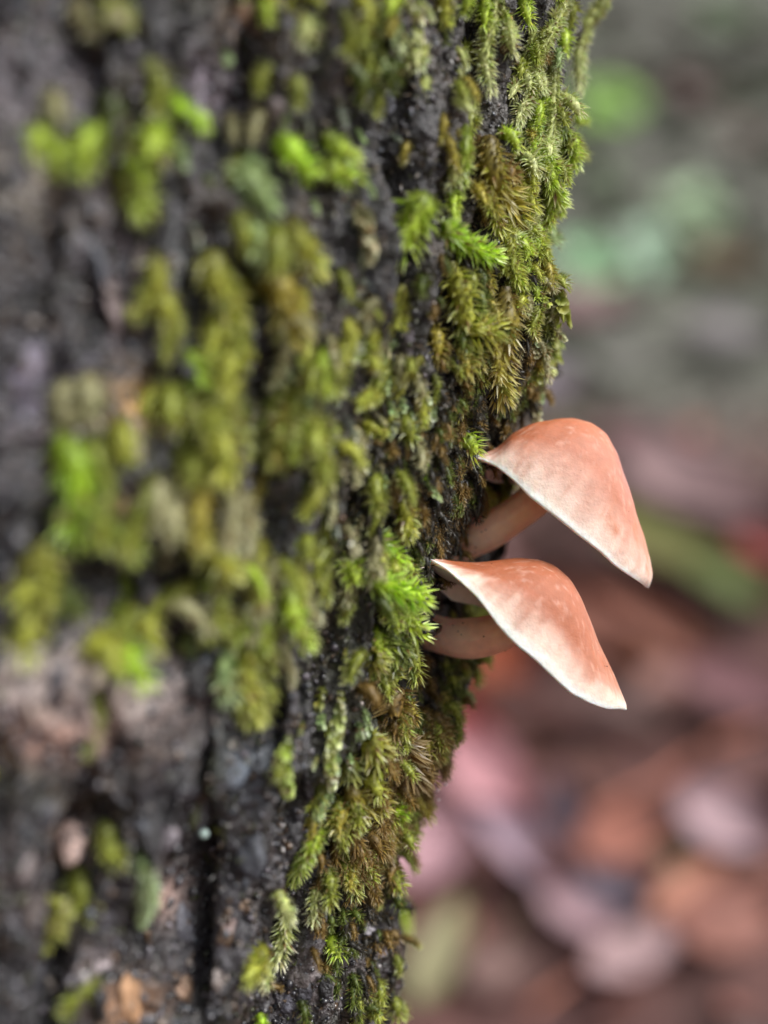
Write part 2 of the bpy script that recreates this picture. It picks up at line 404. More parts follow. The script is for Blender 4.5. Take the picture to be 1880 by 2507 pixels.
G1 = 'moss shoots hanging on the trunk'
T = [
 ([(1490, -30), (1466, 30), (1425, 70), (1406, 140), (1408, 238)], 50, 'pale', 'thin pale moss strand dangling free at the very top right corner of the trunk', 'spike', 1.3),
 ([(1400, 262), (1402, 290), (1418, 318)], 48, 'lime', 'small lime moss tuft sticking out of the upper trunk edge, the higher of two', 'spike', 1.5),
 ([(1388, 335), (1395, 365), (1415, 402)], 52, 'yellow', 'small yellow green moss tuft sticking out of the upper trunk edge, the lower of two', 'spike', 1.5),
 ([(1215, -20), (1205, 70), (1184, 150), (1196, 235)], 52, 'pale', 'yellow green moss strand with pale fringe left of the orange brown bud', 'spike', None),
 ([(1385, 10), (1335, 80), (1302, 165), (1268, 255), (1248, 335)], 54, 'pale', 'long whitish moss strand curving down from the top edge of the trunk', 'spike', None),
 ([(1352, 140), (1350, 240), (1342, 350), (1325, 450)], 50, 'pale', 'straight pale frosted moss strand close beside the upper trunk edge', 'spike', None),
 ([(1285, 245), (1290, 300), (1300, 370), (1335, 440), (1345, 500)], 66, 'lime', 'bushy lime moss shoot fanning out between two pale strands', 'spike', None),
 ([(1139, 312), (1124, 355), (1122, 420), (1100, 488), (1086, 545)], 54, 'lime', 'slim green moss strand with a pale curled top above the big lime tuft', 'spike', None),
 ([(1195, 340), (1190, 410), (1215, 470), (1240, 535)], 100, 'ochre', 'bushy ochre brown moss patch right of the slim green strand', 'spike', None),
 ([(1205, 500), (1232, 570), (1252, 640), (1262, 705)], 58, 'yellow', 'yellow green moss strand with pale tips below the ochre patch', 'spike', None),
 ([(1035, 480), (1012, 560), (985, 645)], 120, 'lime', 'big lime green bottlebrush moss tuft right of centre', 'spike', None),
 ([(1080, 558), (1135, 605), (1195, 655)], 74, 'vivid', 'vivid green moss tuft slanting down to the right beside the big lime tuft', 'spike', None),
 ([(1332, 560), (1345, 585), (1352, 610)], 52, 'mint', 'small blue green moss tuft on the trunk edge above the leafy knob', 'spike', 1.25),
 ([(1100, 650), (1120, 715), (1148, 780), (1168, 830)], 96, 'yellow', 'brownish yellow moss shoot with green tip under the vivid tuft', 'spike', None),
 ([(1228, 720), (1228, 800), (1215, 880), (1208, 965)], 92, 'ochre', 'long rusty olive moss shoot hanging above the upper mushroom', 'spike', None),
 ([(1135, 812), (1128, 870), (1110, 925)], 78, 'olive', 'dark olive moss shoot left of the long rusty one', 'spike', None),
 ([(990, 700), (975, 760), (982, 822)], 60, 'yellow', 'short mustard moss shoot beneath the big lime tuft', 'spike', None),
 ([(1030, 878), (988, 922), (928, 953), (870, 988)], 48, 'yellow', 'yellow green moss strand slanting down to the left', 'spike', None),
 ([(1122, 1058), (1124, 1080), (1128, 1108)], 84, 'lime', 'small lime star of moss just left of the upper mushroom cap', 'spike', None),
 ([(1330, 680), (1362, 740), (1368, 800)], 66, 'olive', 'leafy olive liverwort knob bulging from the trunk edge', 'round', None),
 ([(1320, 820), (1345, 860), (1338, 910)], 60, 'olive', 'dull green liverwort shoot on the trunk edge just below the leafy knob', 'round', None),
 ([(1255, 640), (1262, 680), (1266, 720)], 50, 'lime', 'pale lime moss tip beside the black crevice near the trunk edge', 'spike', None),
 ([(920, 1318), (940, 1350), (960, 1372)], 70, 'vivid', 'topmost green tuft of the bright cushion left of the lower mushroom', 'spike', None),
 ([(845, 1378), (870, 1400), (893, 1430)], 76, 'lime', 'left outlying lime tuft of the bright cushion left of the lower mushroom', 'spike', None),
 ([(900, 1415), (950, 1440), (1005, 1462)], 92, 'vivid', 'long vivid tuft in the bright cushion reaching toward the lower mushroom cap', 'spike', None),
 ([(960, 1475), (985, 1510), (1000, 1545)], 84, 'lime', 'middle green tuft of the bright cushion beside the lower mushroom stem', 'spike', None),
 ([(918, 1545), (948, 1575), (972, 1600)], 78, 'lime', 'lime tuft below the middle of the bright cushion', 'spike', None),
 ([(905, 1608), (935, 1640), (972, 1668)], 76, 'yellow', 'yellow based tuft at the lower end of the bright cushion', 'spike', None),
 ([(960, 1685), (965, 1725), (968, 1762)], 100, 'brown', 'bristly brown moss shoot directly below the bright cushion', 'spike', None),
 ([(965, 1785), (985, 1830), (1005, 1890)], 110, 'brown', 'bristly rust brown moss bush under the lower mushroom', 'spike', None),
 ([(890, 1805), (903, 1850), (914, 1890)], 84, 'yellow', 'yellow green moss shoot with a bright star tip among the brown ones', 'spike', None),
 ([(850, 1855), (856, 1885), (862, 1915)], 66, 'olive', 'olive moss shoot left of the bright star tip', 'spike', None),
 ([(855, 1925), (872, 1955), (885, 1990)], 80, 'ochre', 'mustard moss shoot below the bright star tip', 'spike', None),
 ([(945, 1962), (955, 1982), (965, 2004)], 70, 'vivid', 'small bright green moss star near the lower trunk edge', 'spike', None),
 ([(800, 2012), (765, 2055), (735, 2095), (712, 2148)], 52, 'lime', 'curved yellow green moss strand slanting left on the lower bark', 'spike', None),
 ([(772, 2168), (765, 2205), (760, 2250)], 50, 'pale', 'whitish moss strand hanging below the curved yellow green one', 'spike', None),
 ([(712, 2222), (700, 2275), (690, 2325), (668, 2368)], 62, 'pale', 'long whitish moss strand with rusty top low on the trunk', 'spike', None),
 ([(640, 2318), (615, 2345), (592, 2385)], 66, 'yellow', 'spidery yellow moss tuft at the left foot of the long whitish strand', 'spike', None),
 ([(822, 2290), (826, 2312), (832, 2338)], 56, 'lime', 'small lone yellow green moss tuft on dark bark low down', 'spike', None),
 ([(912, 2428), (918, 2450), (914, 2478)], 46, 'yellow', 'tiny yellow green moss tuft near the bottom of the trunk edge', 'spike', None),
 ([(875, 2068), (880, 2085), (885, 2104)], 44, 'vivid', 'tiny fresh green moss tip on brown moss left of the lower trunk edge', 'spike', None),
 ([(975, 2190), (985, 2230), (988, 2275)], 46, 'lime', 'blurred green moss strand hanging behind the lower trunk edge', 'spike', 2.8),
 ([(838, 1690), (828, 1760), (818, 1820), (798, 1870), (812, 1918)], 46, 'pale', 'string of pale beadlike liverwort leaves left of the brown moss', 'round', None),
 ([(705, 1800), (690, 1850), (705, 1915)], 58, 'lime', 'green rounded liverwort shoot with pale end left of the beadlike string', 'round', None),
 ([(620, 1565), (590, 1620), (600, 1690), (622, 1745)], 84, 'yellow', 'thick blurred yellow moss shoot ending in a pale tip above the black hollow', 'spike', None),
 ([(612, 1330), (598, 1420), (605, 1500), (600, 1560)], 76, 'beige', 'beige green moss rope leading down to the thick yellow shoot', 'spike', None),
 ([(975, 838), (948, 862), (942, 880)], 46, 'mint', 'glossy rounded green liverwort lobe beside the slanting yellow strand', 'round', None),
 ([(1020, 955), (1028, 985), (1055, 1010)], 58, 'mint', 'glossy pale green liverwort shoot curling above the lime star', 'round', None),
 ([(880, 500), (895, 560), (905, 635)], 62, 'beige', 'grey beige frosted moss shoot left of the big lime tuft', 'round', None),
 ([(668, 330), (700, 375), (722, 440)], 92, 'vivid', 'bright blurred moss tuft at upper centre, left of its pair', 'spike', None),
 ([(795, 320), (805, 355), (822, 392)], 74, 'lime', 'small bright tuft above the pair of bright tufts at upper centre', 'spike', None),
 ([(780, 410), (825, 440), (875, 462)], 90, 'lime', 'bright blurred moss tuft at upper centre, right of its pair', 'spike', None),
 ([(610, 400), (622, 470), (645, 545)], 100, 'mint', 'pale mint blurred moss shoot below left of the bright pair', 'spike', None),
 ([(715, 540), (735, 600), (752, 670)], 76, 'yellow', 'yellow green blurred moss shoot below the bright pair', 'spike', None),
 ([(525, 610), (530, 700), (540, 820)], 104, 'yellow', 'long pale yellow moss shoot with lime bulb end left of centre', 'spike', None),
 ([(665, 680), (690, 745), (705, 830)], 110, 'ochre', 'mustard orange blurred moss clump left of centre', 'spike', None),
 ([(440, 880), (470, 910), (505, 950)], 96, 'vivid', 'lime blurred moss bulb above the long mustard shoot', 'spike', None),
 ([(530, 960), (535, 1080), (545, 1200)], 110, 'yellow', 'long mustard blurred moss shoot left of centre', 'spike', None),
 ([(170, 1075), (178, 1160), (165, 1265)], 130, 'vivid', 'large vivid green blurred moss tuft near the left side', 'spike', None),
 ([(285, 1030), (300, 1075), (305, 1130)], 96, 'yellow', 'yellow blurred moss tuft under the orange bark lump', 'spike', None),
 ([(285, 1275), (290, 1310), (292, 1345)], 84, 'lime', 'small green blurred moss tuft under the rusty bark spot', 'spike', None),
 ([(60, 1330), (62, 1400), (75, 1475)], 130, 'yellow', 'large yellow green blurred moss tuft at the left border', 'spike', None),
 ([(140, 1430), (150, 1465), (165, 1500)], 84, 'dark', 'dark green blurred moss tuft right of the one at the left border', 'spike', None),
 ([(470, 1270), (500, 1325), (540, 1395)], 90, 'yellow', 'yellow green blurred moss shoot pointing down right at mid left', 'spike', None),
 ([(312, 1385), (318, 1450), (325, 1515)], 84, 'lime', 'upper green blurred moss tuft of the column left of the black hollow', 'spike', None),
 ([(285, 1540), (298, 1600), (322, 1665)], 96, 'vivid', 'lower bright moss tuft of the column left of the black hollow', 'spike', None),
 ([(345, 2080), (355, 2150), (358, 2245)], 58, 'mint', 'narrow mint tipped moss strand on dark bark at lower left', 'spike', None),
 ([(110, 2230), (135, 2265), (160, 2305)], 84, 'yellow', 'blurred yellow green moss tuft at lower left', 'spike', None),
 ([(180, 0), (190, 45), (195, 85)], 76, 'beige', 'blurred pale moss knob at the top left', 'spike', None),
 ([(275, 60), (310, 65), (345, 62)], 70, 'lime', 'blurred green moss tuft at the top left, right of the pale knob', 'spike', None),
 ([(125, 230), (135, 280), (140, 325)], 70, 'beige', 'blurred cream moss knob at the upper left', 'spike', None),
 ([(400, 235), (425, 265), (465, 310)], 64, 'vivid', 'blurred yellow green moss streak at the upper left', 'spike', None),
 ([(995, 20), (1020, 70), (1025, 115)], 66, 'pale', 'pale frosted moss shoot at the top beside the yellow tip', 'round', None),
 ([(985, 125), (1005, 140), (1025, 165)], 50, 'mint', 'pale mint liverwort lobe under the frosted moss shoot at the top', 'round', None),
 ([(1078, -20), (1085, 30), (1082, 75)], 52, 'yellow', 'yellow tipped moss strand at the top between two frosted ones', 'spike', None),
 ([(260, 2010), (275, 2060), (300, 2120)], 70, 'olive', 'dim olive moss strand at lower left above the mint tipped one', 'spike', None),
 ([(635, 2480), (640, 2495), (645, 2512)], 40, 'vivid', 'tiny bright green moss bit at the bottom of the picture', 'spike', None),
 ([(880, 1035), (905, 1050), (925, 1075)], 50, 'yellow', 'pointed yellow moss tip below the slanting yellow strand', 'spike', None),
 ([(1042, 1120), (1038, 1150), (1030, 1185)], 34, 'vivid', 'thin bright green moss sprig on black bark left of the mushrooms', 'spike', None),
]
for pts, wpx, pal, lab, kind, y in T:
    if lab: tuft(pts, wpx, pal, lab, kind, y, G1)

# the dense, uncountable moss between them
class Bag:
    def __init__(s): s.lv, s.lf, s.lc, s.sv, s.sf, s.sc, s.nl, s.ns = [], [], [], [], [], [], 0, 0
    def add(s, a):
        lv, lf, lc, sv, sf, c_ = a
        s.lv.append(lv); s.lf.append(lf + s.nl); s.lc.append(lc); s.nl += len(lv)
        s.sv.append(sv); s.sf.append(sf + s.ns); s.sc.append(c_); s.ns += len(sv)
    def build(s, name, lab, lm=M_LEAF):
        r = empty(name, (0, 0, 0), lab, 'moss'); r['kind'] = 'stuff'
        o = link_mesh('leaves', np.concatenate(s.lv), np.concatenate(s.lf), lm, r, None, np.concatenate(s.lc)); o['kind'] = 'stuff'
        o = link_mesh('stems', np.concatenate(s.sv), np.concatenate(s.sf), M_STEM, r, None, np.concatenate(s.sc), True); o['kind'] = 'stuff'
def small_shoot(bag, px, py, wpx, lpx, pal, kind='spike', out=.5, dens=.8):
    h, n = hit(px, py)
    if h is None: return
    sc_ = (10 + h[1]) / 10 / K; wc, L = wpx * sc_, lpx * sc_
    down = np.array([RNG.normal(0, .28), 0, -1.0]); tn = unit(down - n * down.dot(n))
    d = unit(tn + n * out * RNG.uniform(.3, 1.3))
    C = np.array([h - n * wc * .2, h + n * wc * .25 + d * L * .4, h + n * wc * .3 + d * L * .75 + tn * L * .1, h + n * wc * .2 + d * L * .95 + tn * L * .3])
    bag.add(shoot_arrays(C, np.tile(unit(n + np.array([.1, -.3, .2])), (4, 1)), wc, pal, kind, dens))
carpet, brownm, darkm, roundm = Bag(), Bag(), Bag(), Bag()
REG = [  # cx, cy, rx, ry, n, palettes, width, length
 (1290, 180, 90, 190, 60, ('pale', 'olive', 'lime', 'pale'), 42, 70), (1300, 420, 70, 130, 60, ('lime', 'lime', 'yellow', 'pale'), 46, 70), (1360, 330, 35, 260, 26, ('lime', 'olive', 'mint'), 40, 50),
 (1190, 430, 70, 100, 30, ('ochre', 'brown', 'yellow'), 50, 70), (1290, 600, 60, 120, 50, ('yellow', 'olive', 'lime', 'ochre'), 40, 60), (1320, 800, 50, 160, 90, ('olive', 'dark', 'lime', 'beige', 'ochre'), 36, 44),
 (1150, 780, 90, 160, 50, ('olive', 'ochre', 'dark'), 48, 70), (1090, 180, 120, 180, 34, ('olive', 'pale', 'ochre'), 44, 60), (900, 80, 140, 90, 24, ('dark', 'olive', 'pale'), 60, 70),
 (960, 900, 70, 100, 26, ('olive', 'yellow', 'beige'), 46, 60), (800, 1000, 120, 220, 70, ('olive', 'beige', 'olive', 'lime', 'yellow'), 50, 80), (850, 1230, 110, 160, 70, ('olive', 'lime', 'beige', 'yellow', 'olive'), 50, 80),
 (620, 1000, 130, 240, 80, ('olive', 'yellow', 'olive', 'ochre'), 76, 130), (620, 1350, 130, 210, 80, ('olive', 'beige', 'beige', 'lime', 'olive'), 70, 110), (440, 1180, 110, 220, 46, ('olive', 'yellow', 'beige'), 84, 140),
 (480, 1500, 120, 130, 18, ('olive', 'mint', 'dark'), 76, 90), (300, 1180, 130, 200, 18, ('olive', 'yellow'), 90, 120), (330, 340, 200, 110, 30, ('olive', 'dark', 'lime'), 90, 90), (330, 60, 150, 60, 14, ('olive', 'beige'), 80, 80),
 (640, 560, 130, 150, 34, ('olive', 'ochre', 'mint'), 70, 90), (470, 760, 120, 110, 26, ('olive', 'mint', 'yellow'), 80, 110), (760, 800, 100, 140, 26, ('olive', 'beige', 'yellow'), 56, 80), (720, 240, 110, 120, 22, ('olive', 'mint', 'beige'), 60, 70),
 (200, 900, 110, 130, 9, ('olive', 'beige'), 90, 110), (90, 1400, 90, 60, 9, ('olive', 'yellow', 'dark'), 100, 110), (300, 1500, 60, 160, 20, ('lime', 'olive', 'yellow'), 84, 110), (730, 1500, 80, 120, 20, ('beige', 'olive', 'ochre'), 56, 90),
 (940, 1400, 60, 70, 20, ('lime', 'yellow', 'beige'), 50, 50), (950, 1530, 50, 110, 24, ('lime', 'olive', 'dark'), 56, 60), (540, 1700, 110, 100, 12, ('olive', 'dark'), 56, 70), (710, 1900, 60, 70, 10, ('olive', 'mint'), 44, 60),
 (860, 1960, 80, 70, 36, ('ochre', 'olive', 'yellow'), 52, 60), (700, 2250, 60, 100, 10, ('pale', 'ochre'), 44, 50), (900, 2450, 60, 60, 12, ('olive', 'yellow'), 36, 40), (480, 1950, 60, 100, 6, ('olive',), 50, 70),
 (1130, 1640, 30, 80, 26, ('dark', 'olive', 'mint'), 40, 44), (1090, 1780, 30, 70, 30, ('dark', 'olive', 'brown'), 40, 44), (1215, 1200, 40, 60, 46, ('olive', 'yellow', 'dark', 'brown'), 36, 40), (1160, 1490, 50, 22, 26, ('dark', 'olive', 'yellow'), 26, 26),
 (1120, 1600, 60, 40, 26, ('dark', 'olive'), 40, 40), (1000, 2150, 40, 250, 40, ('dark', 'olive', 'black'), 34, 40), (200, 2250, 200, 150, 8, ('olive',), 70, 80), (1290, 960, 60, 50, 30, ('brown', 'ochre', 'black'), 32, 34)]
for cx, cy, rx, ry, n, pals, wp, lp in REG:
    for _ in range(int(n * (.27 if cx < 900 else .62))):
        small_shoot(carpet, RNG.normal(cx, rx * .62), RNG.normal(cy, ry * .62), wp * RNG.uniform(.7, 1.5), lp * RNG.uniform(.6, 1.3), pals[RNG.integers(len(pals))])
for cx, cy, rx, ry, n in [(970, 1740, 50, 60, 34), (1000, 1850, 55, 80, 60), (960, 1960, 60, 60, 50), (900, 2060, 60, 60, 44), (850, 2100, 50, 50, 22), (1040, 1800, 30, 80, 30), (950, 2050, 30, 50, 20)]:
    for _ in range(n):
        small_shoot(brownm, RNG.normal(cx, rx * .7), RNG.normal(cy, ry * .7), 54 * RNG.uniform(.6, 1.2), 50 * RNG.uniform(.6, 1.4), ('brown', 'brown', 'ochre', 'olive', 'brown')[RNG.integers(5)])
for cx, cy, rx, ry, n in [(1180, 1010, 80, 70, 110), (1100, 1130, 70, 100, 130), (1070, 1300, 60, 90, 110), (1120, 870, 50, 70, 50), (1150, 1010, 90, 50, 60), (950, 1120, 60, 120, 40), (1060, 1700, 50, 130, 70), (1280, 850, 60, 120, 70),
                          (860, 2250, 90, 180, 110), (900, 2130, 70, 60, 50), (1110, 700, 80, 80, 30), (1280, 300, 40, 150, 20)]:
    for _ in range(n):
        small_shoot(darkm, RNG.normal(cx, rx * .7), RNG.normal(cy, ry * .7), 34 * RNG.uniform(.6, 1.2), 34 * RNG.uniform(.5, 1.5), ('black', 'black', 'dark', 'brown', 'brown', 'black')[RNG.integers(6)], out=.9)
for cx, cy, rx, ry, n, pals in [(760, 900, 160, 160, 40, ('grey', 'beige', 'mint')), (830, 1780, 60, 120, 18, ('mint', 'pale', 'olive')), (1330, 860, 40, 100, 40, ('olive', 'mint', 'beige')), (990, 950, 50, 60, 12, ('mint', 'grey')), (700, 350, 200, 150, 20, ('grey', 'mint')),
                                (860, 1180, 120, 150, 40, ('grey', 'beige', 'mint')), (980, 100, 70, 100, 14, ('pale', 'mint'))]:
    for _ in range(n):
        small_shoot(roundm, RNG.normal(cx, rx * .7), RNG.normal(cy, ry * .7), 36 * RNG.uniform(.6, 1.2), 44 * RNG.uniform(.5, 1.5), pals[RNG.integers(len(pals))], 'round', out=.5)
# beyond the frame the moss simply goes on
for _ in range(260):
    small_shoot(carpet, RNG.uniform(-900, -90), RNG.uniform(-300, 2800), 80, 100, ('olive', 'yellow', 'dark', 'beige')[RNG.integers(4)], dens=.6)
for _ in range(120):
    small_shoot(carpet, RNG.uniform(0, 1400), RNG.choice([RNG.uniform(-450, 0), RNG.uniform(2507, 2950)]), 60, 80, ('olive', 'yellow', 'lime')[RNG.integers(3)], dens=.6)
carpet.build('moss_carpet', 'olive and yellow green moss covering the bark between the larger tufts')
brownm.build('brown_moss', 'bristly rust brown moss bed below the mushrooms along the lower trunk edge')
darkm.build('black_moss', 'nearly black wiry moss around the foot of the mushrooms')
roundm.build('liverwort_carpet', 'tiny rounded grey green liverwort leaves scattered over the bark', M_ROUND)

# ------------------------------------------------------------------ bark crumbs and flakes (parts of the tree)
ICO_V, ICO_F = None, None
import bmesh
bm = bmesh.new(); bmesh.ops.create_icosphere(bm, subdivisions=1, radius=1.0)
ICO_V = np.array([v.co[:] for v in bm.verts]); ICO_F = np.array([[v.index for v in f.verts] for f in bm.faces]); bm.free()
CR = np.array([(.045, .045, .055), (.09, .085, .10), (.14, .125, .15), (.022, .022, .026), (.10, .06, .035), (.20, .17, .16), (.30, .25, .22), (.07, .08, .10), (.06, .07, .03), (.36, .34, .34)])
CW = np.array([.20, .14, .06, .30, .10, .04, .02, .10, .04, .008])
vs, fs, cs, nn_ = [], [], [], 0
for k in range(12000):
    px, py = RNG.uniform(-60, 1420), RNG.uniform(-60, 2570)
    h, n = hit(px, py)
    if h is None: continue
    near = px / 1400
    if ((px - 160) / 220) ** 2 + ((py - 1700) / 110) ** 2 < 1 and RNG.random() < .8: continue
    s = (10 ** RNG.uniform(-2.1, -1.55)) * (1.5 - .8 * near)
    sv_ = ICO_V * RNG.uniform(.3, 1.6, 3) * (1 + RNG.uniform(-.25, .25, (len(ICO_V), 1)))
    a_ = RNG.uniform(0, 6.28, 3); R = np.array(Euler(a_).to_matrix())
    sv_ = sv_ @ R.T * s + h + n * s * RNG.uniform(-.3, .5)
    vs.append(sv_); fs.append(ICO_F + nn_); nn_ += len(ICO_V)
    cc = CR[RNG.choice(len(CR), p=CW / CW.sum())] * RNG.uniform(.35, 1.0)
    cs.append(np.tile(cc, (len(ICO_V), 1)))
o = link_mesh('bark_crumbs', np.concatenate(vs) , np.concatenate(fs), M_CRUMB, tree, TB, np.concatenate(cs), True); o['kind'] = 'stuff'
# wiry dark fibres near the edge
vs, fs, cs, nn_ = [], [], [], 0
for k in range(9000):
    px, py = RNG.uniform(500, 1400), RNG.uniform(-40, 2550)
    h, n = hit(px, py)
    if h is None: continue
    L = RNG.uniform(.025, .09); d = unit(RNG.normal(0, .6, 3) + n * .9 + np.array([0, 0, -.5])); s_ = unit(np.cross(d, RNG.normal(0, 1, 3))); wv = L * RNG.uniform(.07, .16)
    q = [h - s_ * wv, h + s_ * wv, h + d * L * .5 + s_ * wv * .8 + n * L * .1, h + d * L * .5 - s_ * wv * .8 + n * L * .1, h + d * L + RNG.normal(0, .15, 3) * L]
    vs.append(np.array(q)); fs.append(np.array([(0, 1, 2), (0, 2, 3), (3, 2, 4)]) + nn_); nn_ += 5
    cc = np.array([(.03, .026, .022), (.09, .06, .035), (.05, .06, .02), (.30, .26, .20), (.02, .02, .02)][RNG.choice(5, p=[.34, .2, .2, .08, .18])]) * RNG.uniform(.6, 1.4)
    cs.append(np.tile(cc, (5, 1)))
o = link_mesh('bark_fibres', np.concatenate(vs), np.concatenate(fs), M_LEAF, tree, TB, np.concatenate(cs)); o['kind'] = 'stuff'

bm = bmesh.new(); bmesh.ops.create_icosphere(bm, subdivisions=3, radius=1.0)
BV = np.array([v.co[:] for v in bm.verts]); BF = np.array([[v.index for v in f.verts] for f in bm.faces]); bm.free()
def lump(name, px, py, rpx, rpy, colour, parent=tree, sink=.4, seed=0, m=M_BARK, rough=.55, label=None, flat=.34):
    h, n = hit(px, py)
    if h is None: return None
    s = (10 + h[1]) / 10 / K
    v = BV * (1 + rough * fbm(BV + seed * 7.3, .8, 3, seed)[:, None])
    t = unit(np.cross(n, np.array([0, 0, 1.0]))); u_ = np.cross(n, t)
    r = min(rpx, rpy) * s
    v = v[:, 0:1] * t * rpx * s + v[:, 1:2] * u_ * rpy * s + v[:, 2:3] * n * r * flat + h - n * r * flat * sink * .7
    cc = np.array(colour) * (1 + .35 * fbm(BV, .5, 3, seed + 5)[:, None])
    o = link_mesh(name, v, BF, m, parent, TB if parent is tree else None, cc, True)
    if label: o['label'] = label
    return o
FL = [(175, 2062, 34, 56, (.55, .40, .36), 'pinkish beige flake'), (330, 1690, 40, 70, (.42, .36, .35), None), (110, 1740, 60, 40, (.42, .32, .28), None), (200, 1650, 80, 46, (.50, .41, .38), None),
      (60, 1620, 70, 40, (.36, .32, .27), None), (325, 2450, 50, 60, (.42, .24, .13), 'rusty orange flake'), (240, 2370, 40, 30, (.48, .42, .44), None), (405, 2190, 24, 46, (.46, .32, .28), None), (285, 780, 36, 50, (.40, .32, .33), None),
      (330, 985, 56, 52, (.66, .40, .17), 'orange beige lump'), (268, 1235, 38, 34, (.50, .25, .15), 'rusty lump'), (90, 400, 34, 80, (.34, .31, .26), None), (290, 600, 30, 50, (.22, .18, .21), None), (440, 700, 28, 66, (.22, .26, .28), None),
      (495, 250, 36, 60, (.26, .23, .30), None), (610, 40, 46, 30, (.34, .22, .15), None), (670, 270, 30, 34, (.32, .27, .28), None), (900, 260, 16, 34, (.26, .26, .30), None), (950, 260, 20, 30, (.25, .26, .31), None),
      (560, 2260, 16, 20, (.50, .38, .36), None), (600, 2220, 14, 18, (.40, .28, .20), None), (500, 1820, 22, 16, (.13, .12, .13), None), (570, 1815, 14, 18, (.5, .48, .44), None), (410, 2050, 26, 40, (.17, .15, .17), None),
      (580, 1890, 40, 46, (.07, .085, .11), None), (610, 2090, 40, 60, (.05, .055, .07), None), (450, 2250, 30, 50, (.09, .09, .11), None), (80, 2120, 40, 60, (.22, .19, .19), None), (905, 1290, 14, 30, (.34, .30, .30), None),
      (980, 1180, 10, 44, (.46, .46, .50), None), (985, 1270, 9, 60, (.42, .42, .46), None), (830, 880, 16, 16, (.22, .22, .27), None), (850, 890, 12, 12, (.5, .5, .55), None), (815, 1080, 20, 24, (.24, .22, .26), None),
      (1242, 50, 14, 22, (.50, .20, .02), 'orange brown bud'), (1240, 110, 22, 34, (.12, .06, .03), None), (60, 900, 46, 70, (.15, .13, .18), None), (400, 1640, 40, 30, (.08, .07, .08), None), (730, 2400, 30, 20, (.14, .12, .12), None),
      (540, 2400, 34, 30, (.20, .17, .16), None), (450, 2420, 26, 34, (.24, .15, .10), None), (700, 2450, 26, 30, (.12, .12, .15), None), (930, 2330, 20, 16, (.22, .20, .23), None), (900, 2280, 20, 14, (.16, .15, .17), None)]
for i, (px, py, rx, ry, cc, lab) in enumerate(FL): lump('bark_flake', px, py, rx, ry, cc, seed=i, label=lab)
for k in range(150):
    px, py = RNG.uniform(0, 1300), RNG.uniform(0, 2500); r = RNG.uniform(8, 24) * (1.5 - px / 1300)
    lump('bark_flake', px, py, r, r * RNG.uniform(1.2, 3.2), CR[RNG.choice(len(CR), p=CW / CW.sum())] * RNG.uniform(.6, 1.2), seed=k + 90, rough=.7, flat=.6)

# small pale bead on the lower bark
h, n = hit(494, 2038)
v = BV * .035 + h + n * .02
o = link_mesh('droplet', v, BF, M_ROUND, None, h, np.tile([.55, .70, .66], (len(BV), 1)), True); o.location = tuple(h * CM)
tag(o, 'tiny pale blue green bead on dark bark at lower left', 'droplet')

# ------------------------------------------------------------------ mushrooms
def resample(pts, n):
    p = np.array(pts, float); s = np.concatenate([[0], np.cumsum(np.linalg.norm(np.diff(p, axis=0), axis=1))])
    u = np.linspace(0, s[-1], n); out = np.stack([np.interp(u, s, p[:, k]) for k in range(p.shape[1])], -1)
    for _ in range(2): out[1:-1] = (out[:-2] + 2 * out[1:-1] + out[2:]) / 4
    return out

